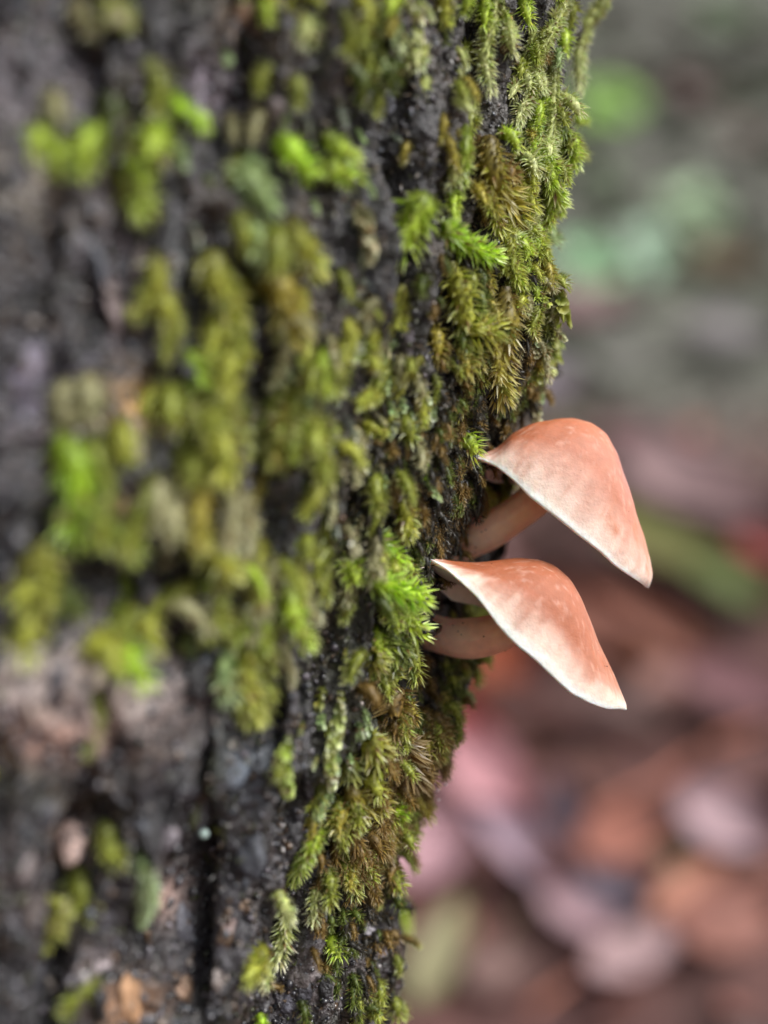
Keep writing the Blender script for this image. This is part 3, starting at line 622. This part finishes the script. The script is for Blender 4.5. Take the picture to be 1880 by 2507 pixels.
def make_mushroom(label, L, T_, y0, Bd, far_off, stem, srad, tone, seed, white):
    NS = 121
    Ls, Ts = resample(L, NS), resample(T_, NS)
    sg = np.linspace(0, 1, NS)
    wv_ = vnoise(np.stack([sg * 14 + seed, sg * 0, sg * 0], -1), 1.0, seed) * 4.5 + vnoise(np.stack([sg * 40 + seed, sg * 0, sg * 0], -1), 1.0, seed + 1) * 2.0
    Ls[:, 1] += wv_ * np.sin(sg * math.pi) ** .5; Ls[:, 0] += wv_ * .4 * np.sin(sg * math.pi) ** .5
    # parametrise both outlines so the ends meet like an ellipse seen from the side
    base = W(stem[0][0], stem[0][1], stem[0][2])
    root = empty('mushroom', base, label, 'mushroom', 'salmon mushrooms on the trunk')
    def surf(p, q):
        s = (1 + p) / 2; e = np.sqrt(np.clip(1 - p * p, 1e-6, 1)); v = np.clip(q / e, -1, 1)
        # ease the ends
        li = np.stack([np.interp(s, sg, Ls[:, k]) for k in range(2)], -1); ti = np.stack([np.interp(s, sg, Ts[:, k]) for k in range(2)], -1)
        off = np.stack([np.interp(s, far_off[0], far_off[1]), np.interp(s, far_off[0], far_off[2])], -1)
        farmix = np.clip((v + 1) / 2, 0, 1)[:, None]
        lp = li + off * farmix ** 1.5
        k = np.sqrt(np.clip(1 - v * v, 0, 1)) ** .92
        y = y0 + Bd * q
        a_ = np.stack([(lp[:, 0] - 940) / K * (10 + y) / 10, y, (1253.5 - lp[:, 1]) / K * (10 + y) / 10], -1)
        yt = y0 + Bd * q * .8
        b_ = np.stack([(ti[:, 0] - 940) / K * (10 + y0) / 10, y0 + (y - y0), (1253.5 - ti[:, 1]) / K * (10 + y0) / 10], -1)
        return a_ + (b_ - a_) * k[:, None]
    nr, na = 44, 220
    rr = np.sin(np.linspace(0, 1, nr) * math.pi / 2) * .9995; an = np.arange(na) / na * 2 * math.pi
    R_, A_ = np.meshgrid(rr, an, indexing='ij'); p = (R_ * np.cos(A_)).ravel(); q = (R_ * np.sin(A_)).ravel(); r = R_.ravel()
    S = surf(p, q)
    wob = fbm(np.stack([p * 3, q * 3, p * 0], -1), .8, 3, seed)
    G = S.reshape(nr, na, 3)
    du = np.gradient(G, axis=0); dv = (np.roll(G, -1, 1) - np.roll(G, 1, 1)); nrm = np.cross(du, dv).reshape(-1, 3); nrm = unit(nrm)
    ctr = S.mean(0); apex = W(*Ts[NS // 2], y0)
    nrm[:na] = nrm[na:2 * na].mean(0) if np.linalg.norm(nrm[na:2 * na].mean(0)) > 0 else nrm[:na]
    if (nrm[na * 10:na * 30] * (S[na * 10:na * 30] - (W(*Ls[NS // 2], y0)))).sum() < 0: nrm = -nrm
    nrm = unit(nrm)
    S = S + nrm * (wob * .020 + .007 * vnoise(np.stack([A_.ravel() * 9, r * 1.2, r * 0], -1), 1.0, seed + 33) * np.clip(r * 2 - .7, 0, 1))[:, None]
    thick = ((.040 + .06 * (1 - r ** 2)) * np.clip((1 - np.abs(p)) / .06, .15, 1))[:, None]
    Sin = S - nrm * thick
    Sin = Sin.reshape(nr, na, 3)
    for _ in range(2): Sin[1:-1] = (Sin[:-2] + Sin[2:] + Sin[1:-1] * 2) / 4
    Sin = Sin.reshape(-1, 3)
    Vc = np.concatenate([S, Sin]); n0 = nr * na
    i = (np.arange(nr - 1)[:, None] * na + np.arange(na)[None]).ravel(); j = (np.arange(nr - 1)[:, None] * na + (np.arange(na)[None] + 1) % na).ravel()
    Fo = np.stack([i, j, j + na, i + na], -1); Fi = np.stack([i, i + na, j + na, j], -1) + n0
    e0 = (nr - 1) * na + np.arange(na); e1 = (nr - 1) * na + (np.arange(na) + 1) % na
    # rounded margin: one extra ring pushed outwards
    ring = (S[e0] + Sin[e0]) / 2 + unit(S[e0] - S[e0 - na]) * .006
    Vc = np.concatenate([Vc, ring]); rI = 2 * n0 + np.arange(na); rJ = 2 * n0 + (np.arange(na) + 1) % na
    Fr = np.concatenate([np.stack([e0, e1, rJ, rI], -1), np.stack([rI, rJ, e1 + n0, e0 + n0], -1)])
    # pigment: deeper orange on the crown's trunk side, pink crown, mottled margin, its backlit glow painted pale
    ee0 = np.sqrt(np.clip(1 - r * r, 0, 1)); PP = np.stack([p, q, r * 0], -1); radial = np.stack([A_.ravel() * 4.2, r * .9, r * 0], -1)
    pig_glow = np.tile(np.array(tone['crown']), (n0, 1))
    pig_glow = mixc(pig_glow, tone['orange'], np.clip((-p + .25) * 1.3 + q * .9 + (ee0 - .5) * .5 + fbm(PP, .35, 3, seed + 2) * .5, 0, 1))
    pig_glow = mixc(pig_glow, tone['pink'], np.clip(1 - np.abs(p - .25) * 2.6, 0, 1) * np.clip(q + .75, 0, 1) * .9)
    ee = np.sqrt(np.clip(1 - r * r, 0, 1))
    nearm = np.clip(1 - ee / tone['m0'], 0, 1)
    fib = fbm(radial, (.35, .25, 1), 4, seed + 4); blot = fbm(PP, .16, 4, seed + 8); fine = fbm(PP, .05, 3, seed + 9)
    pig_glow = mixc(pig_glow, tone['pale'], nearm * (1.55 + .9 * fib + .9 * blot) + np.clip(p - .35, 0, 1) * .5 * np.clip(1 + 2 * blot, 0, 2))
    pig_glow = mixc(pig_glow, tone['fleck'], ((blot + .5 * fine) * 1.9 + (fib - .1) * 1.2) * np.clip(p + .55, 0, 1) * np.clip(ee * 3, 0, 1))
    pig_glow = mixc(pig_glow, tone['pale'], np.clip(fine - .15, 0, 1) * .9)
    pig_glow = mixc(pig_glow, (.92, .74, .65), np.clip(1 - ee / (white * 2.6) + fib * .5 + blot * .4, 0, 1) * (ee < white * 4))  # glow of the thin backlit margin painted over the pigment
    pig_glow = mixc(pig_glow, (.97, .89, .84), np.clip((white - ee) / white * 2.2 + fib * .6, 0, 1) * (ee < white * 1.4))
    inn = np.tile([.93, .80, .74], (n0, 1)); rg = np.tile([.97, .90, .86], (na, 1))
    link_mesh('cap', Vc, np.concatenate([Fo, Fi, Fr]), M_CAP, root, base, np.concatenate([pig_glow, inn, rg]), True)
    # gills and a few grains of grit on the cap
    gi_ = [int(RNG.integers(na * 8, na * (nr - 4))) for _ in range(12)]; sv2 = [ICO_V * RNG.uniform(.0025, .007) * RNG.uniform(.6, 1.4, 3) + S[g_] for g_ in gi_]
    o = link_mesh('grit', np.concatenate(sv2), np.concatenate([ICO_F + len(ICO_V) * k_ for k_ in range(12)]), M_CRUMB, root, base, np.tile([.16, .07, .045], (12 * len(ICO_V), 1)), True); o['kind'] = 'stuff'
    gv, gf, k0 = [], [], 0
    for gi in range(96):
        a0 = gi / 96 * 2 * math.pi; r_in = .16 if gi % 2 == 0 else .5
        rs = np.linspace(r_in, .965, 10); pp = rs * math.cos(a0); qq = rs * math.sin(a0)
        idx = [int(np.argmin(np.abs(rr - x))) * na + int(round(a0 / (2 * math.pi) * na)) % na for x in rs]
        top = Sin[idx] + nrm[idx] * .01; dirn = -nrm[idx]
        h_ = (.015 + .11 * np.sin(np.linspace(.1, 1, 10) * math.pi) ** .7)[:, None]
        side = unit(np.cross(dirn, top[-1] - top[0])) * .006
        ring_ = np.stack([top - side, top + side, top + dirn * h_], 1)
        gv.append(ring_.reshape(-1, 3))
        for m_ in range(9):
            a_ = k0 + m_ * 3
            gf += [(a_, a_ + 2, a_ + 5, a_ + 3), (a_ + 2, a_ + 1, a_ + 4, a_ + 5)]
        k0 += 30
    gv = np.concatenate(gv)
    o = link_mesh('gills', gv, np.array(gf), M_GILL, root, base, np.tile([.94, .82, .76], (len(gv), 1)), True); o['kind'] = 'stuff'
    # stem
    pts = np.array([W(*x) for x in stem]); n = 40
    s = np.linspace(0, 1, len(pts)); u = np.linspace(0, 1, n)
    Cn = np.stack([np.interp(u, s, pts[:, k]) for k in range(3)], -1)
    for _ in range(30): Cn[1:-1] = (Cn[:-2] + 2 * Cn[1:-1] + Cn[2:]) / 4
    tt = unit(np.gradient(Cn, axis=0)); b1 = unit(np.cross(tt, np.array([0, 1.0, 0]))); b2 = np.cross(tt, b1)
    rad = np.interp(u, np.linspace(0, 1, len(srad)), srad) * (1 + .03 * np.sin(u * 17))
    q_ = 40; a = np.arange(q_) / q_ * 2 * math.pi
    ribs = 1 + .018 * np.sin(a * 9 + 1) + .012 * np.sin(a * 14)
    SV = (Cn[:, None] + (rad[:, None] * ribs[None])[..., None] * (np.cos(a)[None, :, None] * b1[:, None] + np.sin(a)[None, :, None] * b2[:, None])).reshape(-1, 3)
    ii = (np.arange(n - 1)[:, None] * q_ + np.arange(q_)[None]).ravel(); jj = (np.arange(n - 1)[:, None] * q_ + (np.arange(q_)[None] + 1) % q_).ravel()
    SF = np.stack([ii, jj, jj + q_, ii + q_], -1)
    ug = np.repeat(u, q_)
    scol = mixc(np.tile(tone['stem'], (len(SV), 1)), tone['stem2'], np.exp(-((ug - .35) / .2) ** 2) * .7 + .3 * fbm(SV, .12, 3, seed + 20))
    st = link_mesh('stem', SV, SF, M_STIPE, root, base, scol, True)
    # specks of dirt at the foot of the stem
    dv_, df_, dn = [], [], 0
    for k in range(70):
        uu = int(abs(RNG.normal(0, .22)) * n); uu = min(uu + 4, n - 8)
        aa = RNG.integers(q_); c_ = SV[uu * q_ + aa]; s_ = RNG.uniform(.003, .011) * (1.6 if uu < 9 else 1)
        dv_.append(ICO_V * s_ * RNG.uniform(.6, 1.3, 3) + c_); df_.append(ICO_F + dn); dn += len(ICO_V)
    dv_ = np.concatenate(dv_); o = link_mesh('dirt_specks', dv_, np.concatenate(df_), M_CRUMB, root, base, np.tile([.02, .014, .01], (len(dv_), 1)), True); o['kind'] = 'stuff'
    return root

UL = [(1148, 1120), (1178, 1126), (1212, 1145), (1240, 1170), (1290, 1222), (1350, 1272), (1410, 1316), (1470, 1360), (1498, 1385), (1520, 1402), (1550, 1420), (1580, 1440)]
UT = [(1150, 1117), (1180, 1113), (1208, 1106), (1230, 1088), (1252, 1064), (1310, 1036), (1360, 1026), (1405, 1025), (1445, 1036), (1482, 1064), (1510, 1108), (1530, 1170), (1552, 1250), (1572, 1312), (1590, 1375), (1597, 1410), (1588, 1440)]
toneU = dict(crown=(.46, .20, .135), orange=(.42, .13, .055), pink=(.52, .26, .27), pale=(.72, .51, .43), fleck=(.50, .22, .14), stem=(.93, .55, .34), stem2=(.95, .70, .55), m0=.62)
make_mushroom('upper salmon pink mushroom, its larger bell cap tilting down away from the trunk', UL, UT, .70, .48,
              ((0, .04, .10, .2, .32, 1), (0, 2, 10, 14, 8, 6), (20, 50, 50, 20, -14, -6)),
              [(1030, 1385, 1.35), (1110, 1338, 1.15), (1185, 1306, 1.0), (1250, 1272, .92), (1312, 1222, .86), (1380, 1150, .85)], (.175, .165, .165, .15, .15, .17), toneU, 3, .12)
LL = [(1028, 1363), (1055, 1370), (1090, 1393), (1130, 1430), (1165, 1467), (1190, 1500), (1215, 1540), (1262, 1588), (1312, 1627), (1355, 1668), (1395, 1704), (1440, 1727), (1485, 1739), (1530, 1738)]
LT = [(1030, 1361), (1070, 1367), (1110, 1374), (1155, 1377), (1210, 1373), (1265, 1369), (1320, 1370), (1360, 1384), (1395, 1415), (1422, 1460), (1443, 1515), (1466, 1575), (1495, 1640), (1518, 1690), (1533, 1725), (1531, 1738)]
toneL = dict(crown=(.38, .14, .08), orange=(.33, .095, .038), pink=(.46, .23, .185), pale=(.69, .47, .385), fleck=(.42, .17, .11), stem=(.92, .52, .36), stem2=(.95, .68, .55), m0=.55)
make_mushroom('lower salmon orange mushroom, its cap flared with a broad white rim toward the trunk', LL, LT, .48, .46,
              ((0, .05, .13, .24, .34, 1), (0, 0, 0, -8, 4, 6), (26, 66, 70, 30, -8, -6)),
              [(975, 1515, 1.25), (1060, 1553, 1.0), (1130, 1567, .85), (1200, 1560, .72), (1262, 1530, .62), (1335, 1455, .55)], (.15, .155, .165, .17, .16, .18), toneL, 13, .17)
# black crumb lodged against the lower stem
o = link_mesh('dirt_clod', BV * (1 + .3 * fbm(BV, .5, 3, 4)[:, None]) * np.array([.13, .1, .085]), BF, M_CRUMB, None, None, np.tile([.018, .014, .012], (len(BV), 1)), True)
o.location = tuple(W(1040, 1540, .55) * CM); tag(o, 'black crumb of soil stuck on the base of the lower mushroom stem', 'dirt')

# spider silk with tiny beads
sil = empty('spider_silk', W(1060, 1880, 1.0), 'faint beaded spider silk threads stretched off the lower trunk edge', 'spider silk')
b0 = W(1060, 1880, 1.0)
for ps in ([(1060, 1880), (1085, 1857), (1130, 1842)], [(1060, 1960), (1075, 1930), (1110, 1905)]):
    q = np.array([W(a, b, 1.0) for a, b in ps]); tv, tf = [], []
    u = np.linspace(0, 1, 12); Cn = np.stack([np.interp(u, [0, .5, 1], q[:, k]) for k in range(3)], -1)
    for i_ in range(12):
        for k in range(4): tv.append(Cn[i_] + .0022 * np.array([0, math.cos(k * math.pi / 2), math.sin(k * math.pi / 2)]))
        if i_:
            for k in range(4): tf.append((i_ * 4 - 4 + k, i_ * 4 - 4 + (k + 1) % 4, i_ * 4 + (k + 1) % 4, i_ * 4 + k))
    link_mesh('thread', tv, tf, M_SILK, sil, b0, np.tile([.5, .5, .5], (len(tv), 1)))
for px, py in [(1088, 1852), (1100, 1850), (1085, 1855), (1072, 1935), (1092, 1921), (1074, 1958)]:
    link_mesh('bead', ICO_V * .010 + W(px, py, 1.0), ICO_F, M_SILK, sil, b0, np.tile([.8, .8, .8], (len(ICO_V), 1)), True)

# ------------------------------------------------------------------ forest floor litter
def leaf_mesh(L, Wd, curl, seed, point=1.0):
    n, m = 14, 7
    u = np.linspace(0, 1, n); v = np.linspace(-1, 1, m)
    U_, V_ = np.meshgrid(u, v, indexing='ij')
    half = Wd / 2 * np.sin(np.clip(U_, 0, 1) ** .8 * math.pi) ** .75
    x = (U_ - .5) * L; y = V_ * half
    Pn = np.stack([x.ravel() / L * 2 + seed, y.ravel() / L * 2, x.ravel() * 0], -1)
    z = curl * (np.abs(V_) ** 1.6) * Wd * .35 + np.sin(U_ * 2.6 + seed) * L * .07 * curl + fbm(Pn, .5, 2, seed).reshape(U_.shape) * L * .05
    z = z - (np.abs(V_) < .05) * L * .006
    Vx = np.stack([x, y, z], -1).reshape(-1, 3)
    I = (np.arange(n - 1)[:, None] * m + np.arange(m - 1)[None]).ravel()
    Fx = np.stack([I, I + m, I + m + 1, I + 1], -1)
    return Vx, Fx
def place_leaf(px, py, lpx, wpx, ang, colour, label, tilt=.25, lift=.6, m=M_LITTER, curl=.8, cat='leaf', name='fallen_leaf', seed=1, group='fallen leaves on the forest floor'):
    g = ground_at(px, py); D = g[1] + 10; s = D / 10 / K
    Vx, Fx = leaf_mesh(lpx * s, wpx * s, curl, seed)
    back = Vx.copy(); back[:, 2] -= .03
    nV = len(Vx); Vx = np.concatenate([Vx, back]); Fx = np.concatenate([Fx, Fx[:, ::-1] + nV])
    cc = np.array(colour) * (1 + .25 * fbm(Vx, lpx * s * .2, 3, seed)[:, None])
    o = link_mesh(name, Vx, Fx, m, None, None, cc, True)
    o.rotation_euler = Euler((math.radians(60 + tilt * 60), math.radians(-ang), 0), 'XYZ') if tilt >= 0 else Euler((0, 0, 0))
    # lie in a plane leaning towards the viewer, turned by ang in that plane
    from mathutils import Matrix
    R = Matrix.Rotation(math.radians(30 + 55 * max(tilt, 0)), 4, 'X') @ Matrix.Rotation(math.radians(ang), 4, 'Z')
    o.rotation_euler = R.to_euler(); o.location = tuple((g + np.array([0, -lift * .6, lift + wpx * s * .18])) * CM)
    return tag(o, label, cat, group)
LV = [
 (1190, 1985, 330, 170, -55, (.50, .25, .28), 'pale pink fallen leaf right beside the lower trunk', .4),
 (1140, 1860, 260, 150, -60, (.33, .07, .06), 'dark crimson fallen leaf behind the lower trunk edge under the mushrooms', .4),
 (1210, 1900, 230, 60, -62, (.50, .16, .11), 'narrow salmon red fallen leaf above the pale pink one', .5),
 (1050, 2140, 260, 190, 30, (.50, .30, .34), 'dusty pink fallen leaf touching the lower trunk edge', .4),
 (1290, 2160, 380, 110, -48, (.36, .26, .32), 'long lilac grey fallen leaf slanting right below the pale pink one', .4),
 (1420, 2290, 240, 100, -30, (.38, .25, .28), 'lilac pink fallen leaf at the lower end of the lilac grey one', .4),
 (1550, 2390, 260, 120, 20, (.42, .29, .30), 'pale mauve fallen leaf near the bottom centre right', .4),
 (1770, 2080, 260, 170, -30, (.42, .29, .32), 'mauve fallen leaf near the right border under the orange twig', .4),
 (1520, 2120, 230, 140, 10, (.38, .16, .12), 'brick red fallen leaf under the crossing of the orange twig', .4),
 (1680, 2220, 260, 90, 35, (.42, .19, .13), 'salmon fallen leaf above the lower orange twig', .4),
 (1780, 2330, 280, 170, 10, (.34, .16, .13), 'brownish salmon fallen leaf at the lower right corner', .4),
 (1700, 1270, 480, 220, -30, (.24, .155, .16), 'large dusty mauve fallen leaf right of the upper mushroom', .3),
 (1560, 1150, 240, 130, -40, (.24, .13, .14), 'dark mauve fallen leaf just right of the upper cap', .3),
 (1860, 1400, 150, 90, -30, (.24, .03, .03), 'small dark red leaf at the right border', .3),
 (1690, 1440, 520, 140, -35, (.17, .13, .06), 'long khaki fallen leaf crossing behind the tip of the upper cap', .3),
 (1640, 1620, 560, 110, -34, (.20, .075, .05), 'long reddish brown fallen leaf right of the lower cap', .3),
 (1180, 1690, 300, 210, -40, (.30, .08, .04), 'rusty red fallen leaf glowing behind the trunk below the lower mushroom', .3),
 (1420, 1590, 300, 130, -50, (.26, .11, .08), 'brown red fallen leaf directly behind the lower cap', .3),
 (1810, 1760, 330, 160, -30, (.20, .10, .11), 'purple brown fallen leaf above the orange twig', .3),
 (1500, 1790, 360, 130, -20, (.10, .055, .05), 'dark brown fallen leaf below the tip of the lower cap', .3),
 (1330, 990, 200, 120, 0, (.30, .25, .31), 'small lilac fallen leaf just above the upper cap', .2),
 (1440, 820, 300, 150, 20, (.18, .10, .10), 'dull maroon fallen leaf behind the trunk edge above the upper mushroom', .2),
 (1540, 930, 240, 110, 15, (.25, .25, .22), 'grey beige fallen leaf above the upper mushroom', .2),
 (1790, 880, 260, 120, -5, (.22, .20, .21), 'grey fallen leaf at middle right', .2),
 (1710, 290, 140, 150, 60, (.11, .05, .045), 'dark maroon fallen leaf at the upper right', .2),
 (1840, 400, 120, 130, 60, (.12, .07, .06), 'brown fallen leaf close to the right border at upper right', .2),
 (1780, 690, 260, 130, -20, (.14, .10, .06), 'olive brown fallen leaf right of the mint seedlings', .2),
 (1080, 2380, 300, 110, 62, (.30, .28, .16), 'khaki green fallen leaf beside the bottom of the trunk', .5),
 (1240, 2420, 240, 130, 20, (.17, .10, .09), 'dark brown fallen leaf at the bottom right of the trunk', .4),
 (1380, 2060, 120, 170, 10, (.09, .06, .08), 'small blackish fallen leaf right of the lilac grey one', .4),
 (1500, 2230, 190, 100, -20, (.11, .09, .12), 'slate grey fallen leaf between the lilac and the salmon ones', .4),
]
for i, (px, py, l_, w_, a, cc, lab, ti) in enumerate(LV): place_leaf(px, py, l_, w_, a, cc, lab, ti, seed=i * 3 + 1)

def stick(px0, py0, px1, py1, rpx, colour, label, lift=1.5, name='fallen_twig', cat='twig'):
    g0, g1 = ground_at(px0, py0), ground_at(px1, py1); n = 16
    u = np.linspace(0, 1, n)[:, None]; Cn = g0 * (1 - u) + g1 * u
    zg = ground_z(Cn[:, 0], Cn[:, 1]); Cn[:, 2] = np.maximum(Cn[:, 2], zg) + lift * .4
    Cn += np.stack([np.sin(u[:, 0] * 7) * .1, u[:, 0] * 0, np.sin(u[:, 0] * 5) * .12], -1)
    rad = rpx / K * (10 + Cn[:, 1]) / 10 * np.linspace(1.1, .7, n)
    tt = unit(np.gradient(Cn, axis=0)); b1 = unit(np.cross(tt, np.array([0, 0, 1.0]))); b2 = np.cross(tt, b1)
    a = np.arange(8) / 8 * 2 * math.pi
    SV = (Cn[:, None] + rad[:, None, None] * (np.cos(a)[None, :, None] * b1[:, None] + np.sin(a)[None, :, None] * b2[:, None])).reshape(-1, 3)
    ii = (np.arange(n - 1)[:, None] * 8 + np.arange(8)[None]).ravel(); jj = (np.arange(n - 1)[:, None] * 8 + (np.arange(8)[None] + 1) % 8).ravel()
    o = link_mesh(name, SV, np.stack([ii, jj, jj + 8, ii + 8], -1), M_LITTER, None, g0, np.tile(colour, (len(SV), 1)), True)
    o.location = tuple(g0 * CM); return tag(o, label, cat)
stick(1440, 2040, 2000, 1760, 9, (.46, .16, .10), 'upper orange brown twig slanting up to the right border')
stick(1300, 2520, 1990, 2110, 9, (.46, .18, .12), 'lower orange twig slanting up to the right near the bottom right corner')
place_leaf(1640, 1450, 560, 100, -38, (.20, .21, .07), 'yellow green grass blade slanting down right behind the mushroom caps', .3, 1.6, M_GREEN, .5, 'grass blade', 'grass_blade', 77, None)
place_leaf(1780, 1540, 260, 90, -40, (.12, .17, .05), 'shorter mid green grass blade at the lower end of the yellow green one', .3, 1.8, M_GREEN, .5, 'grass blade', 'grass_blade', 78, None)

def seedling(px, py, rpx, colour, label, n=5, seed=0):
    g = ground_at(px, py + rpx * .7); s = (g[1] + 10) / 10 / K; r = rpx * s
    root = empty('seedling', g, label, 'seedling', 'green seedlings on the bank')
    rg = np.random.default_rng(seed); hgt_ = r * 1.1
    tv, tf = [], []
    for i_ in range(6):
        for k in range(5): tv.append(np.array([math.cos(k * 1.257) * r * .04, math.sin(k * 1.257) * r * .04, i_ / 5 * hgt_]))
        if i_:
            for k in range(5): tf.append((i_ * 5 - 5 + k, i_ * 5 - 5 + (k + 1) % 5, i_ * 5 + (k + 1) % 5, i_ * 5 + k))
    link_mesh('stem', np.array(tv), tf, M_GREEN, root, None, np.tile(np.array(colour) * .6, (len(tv), 1)), True)
    from mathutils import Matrix
    for k in range(n):
        a = k / n * 2 * math.pi + rg.uniform(-.3, .3); Vx, Fx = leaf_mesh(r * 1.1, r * .75, .5, seed + k)
        Vx[:, 0] += r * .5
        R = np.array((Matrix.Rotation(math.radians(62), 3, 'X') @ Matrix.Rotation(a, 3, 'Z') @ Matrix.Rotation(rg.uniform(-.25, .25), 3, 'Y') @ Matrix.Rotation(rg.uniform(-.2, .5), 3, 'X')))
        Vx = Vx @ R.T + np.array([0, 0, hgt_ * rg.uniform(.75, 1.0)])
        bk = Vx.copy(); bk[:, 2] -= .03; nV = len(Vx)
        link_mesh('leaf', np.concatenate([Vx, bk]), np.concatenate([Fx, Fx[:, ::-1] + nV]), M_GREEN, root, None, np.tile(np.array(colour) * rg.uniform(.85, 1.15), (2 * nV, 1)), True)
    return root
seedling(1490, 285, 100, (.36, .60, .14), 'yellow green seedling right of the upper trunk edge', seed=1)
seedling(1440, 675, 92, (.46, .74, .46), 'mint green seedling nearest the trunk edge at middle height', seed=2)
seedling(1588, 625, 80, (.50, .68, .52), 'pale mint seedling right of the mint green one', seed=3)
seedling(1700, 535, 90, (.42, .56, .36), 'grey green seedling furthest right of the three mint ones', seed=4)
seedling(1770, 60, 90, (.14, .19, .11), 'dim green seedling high up near the top right corner', seed=6)
seedling(1480, 470, 80, (.13, .17, .10), 'dull green seedling between the yellow green and the mint ones', seed=7)

# uncountable small litter
vs, fs, cs, k0 = [], [], [], 0
LC = np.array([(.26, .11, .09), (.20, .075, .05), (.10, .045, .035), (.26, .16, .17), (.07, .04, .035), (.18, .11, .07), (.11, .09, .05), (.30, .12, .07), (.05, .03, .03)])
LC2 = np.array([(.10, .11, .08), (.15, .145, .13), (.07, .10, .05), (.07, .045, .04), (.16, .145, .14), (.11, .16, .09), (.08, .07, .055)])
for k in range(2600):
    y = 20 + 230 * RNG.random() ** 1.3; x = RNG.uniform(-.5, .9) * (y + 10) + RNG.uniform(-6, 6); z = float(ground_z(np.array([x]), np.array([y]))[0])
    sz = RNG.uniform(.7, 2.6) * (1 + y / 80); nd = RNG.random() < .12; sz *= 4 if nd else 1; Vx, Fx = leaf_mesh(sz, sz * (.025 if nd else RNG.uniform(.2, .65)), RNG.uniform(-1, 1) * (0 if nd else 1), k % 13)
    Vx = Vx.reshape(14, 7, 3)[::3, ::2].reshape(-1, 3); I = (np.arange(4)[:, None] * 4 + np.arange(3)[None]).ravel(); Fx = np.stack([I, I + 4, I + 5, I + 1], -1)
    R = np.array(Euler((RNG.normal(.5, .4), RNG.normal(0, .4), RNG.uniform(0, 6.28))).to_matrix()); Vx = Vx @ R.T + np.array([x, y, z + sz * .12])
    far = RNG.random() < np.clip((y - 62) / 18, 0, 1); pc = LC2 if far else LC
    vs.append(Vx); fs.append(Fx + k0); k0 += len(Vx); cs.append(np.tile(pc[RNG.integers(len(pc))] * RNG.uniform(.7, 1.25), (len(Vx), 1)))
o = link_mesh('leaf_litter', np.concatenate(vs), np.concatenate(fs), M_LITTER, None, None, np.concatenate(cs), True)
tag(o, 'small brown, mauve and grey dead leaves littering the bank behind the tree', 'leaf litter', kind='stuff')
print('tris', sum(len(m.loops) - 2 * len(m.polygons) for m in bpy.data.meshes))
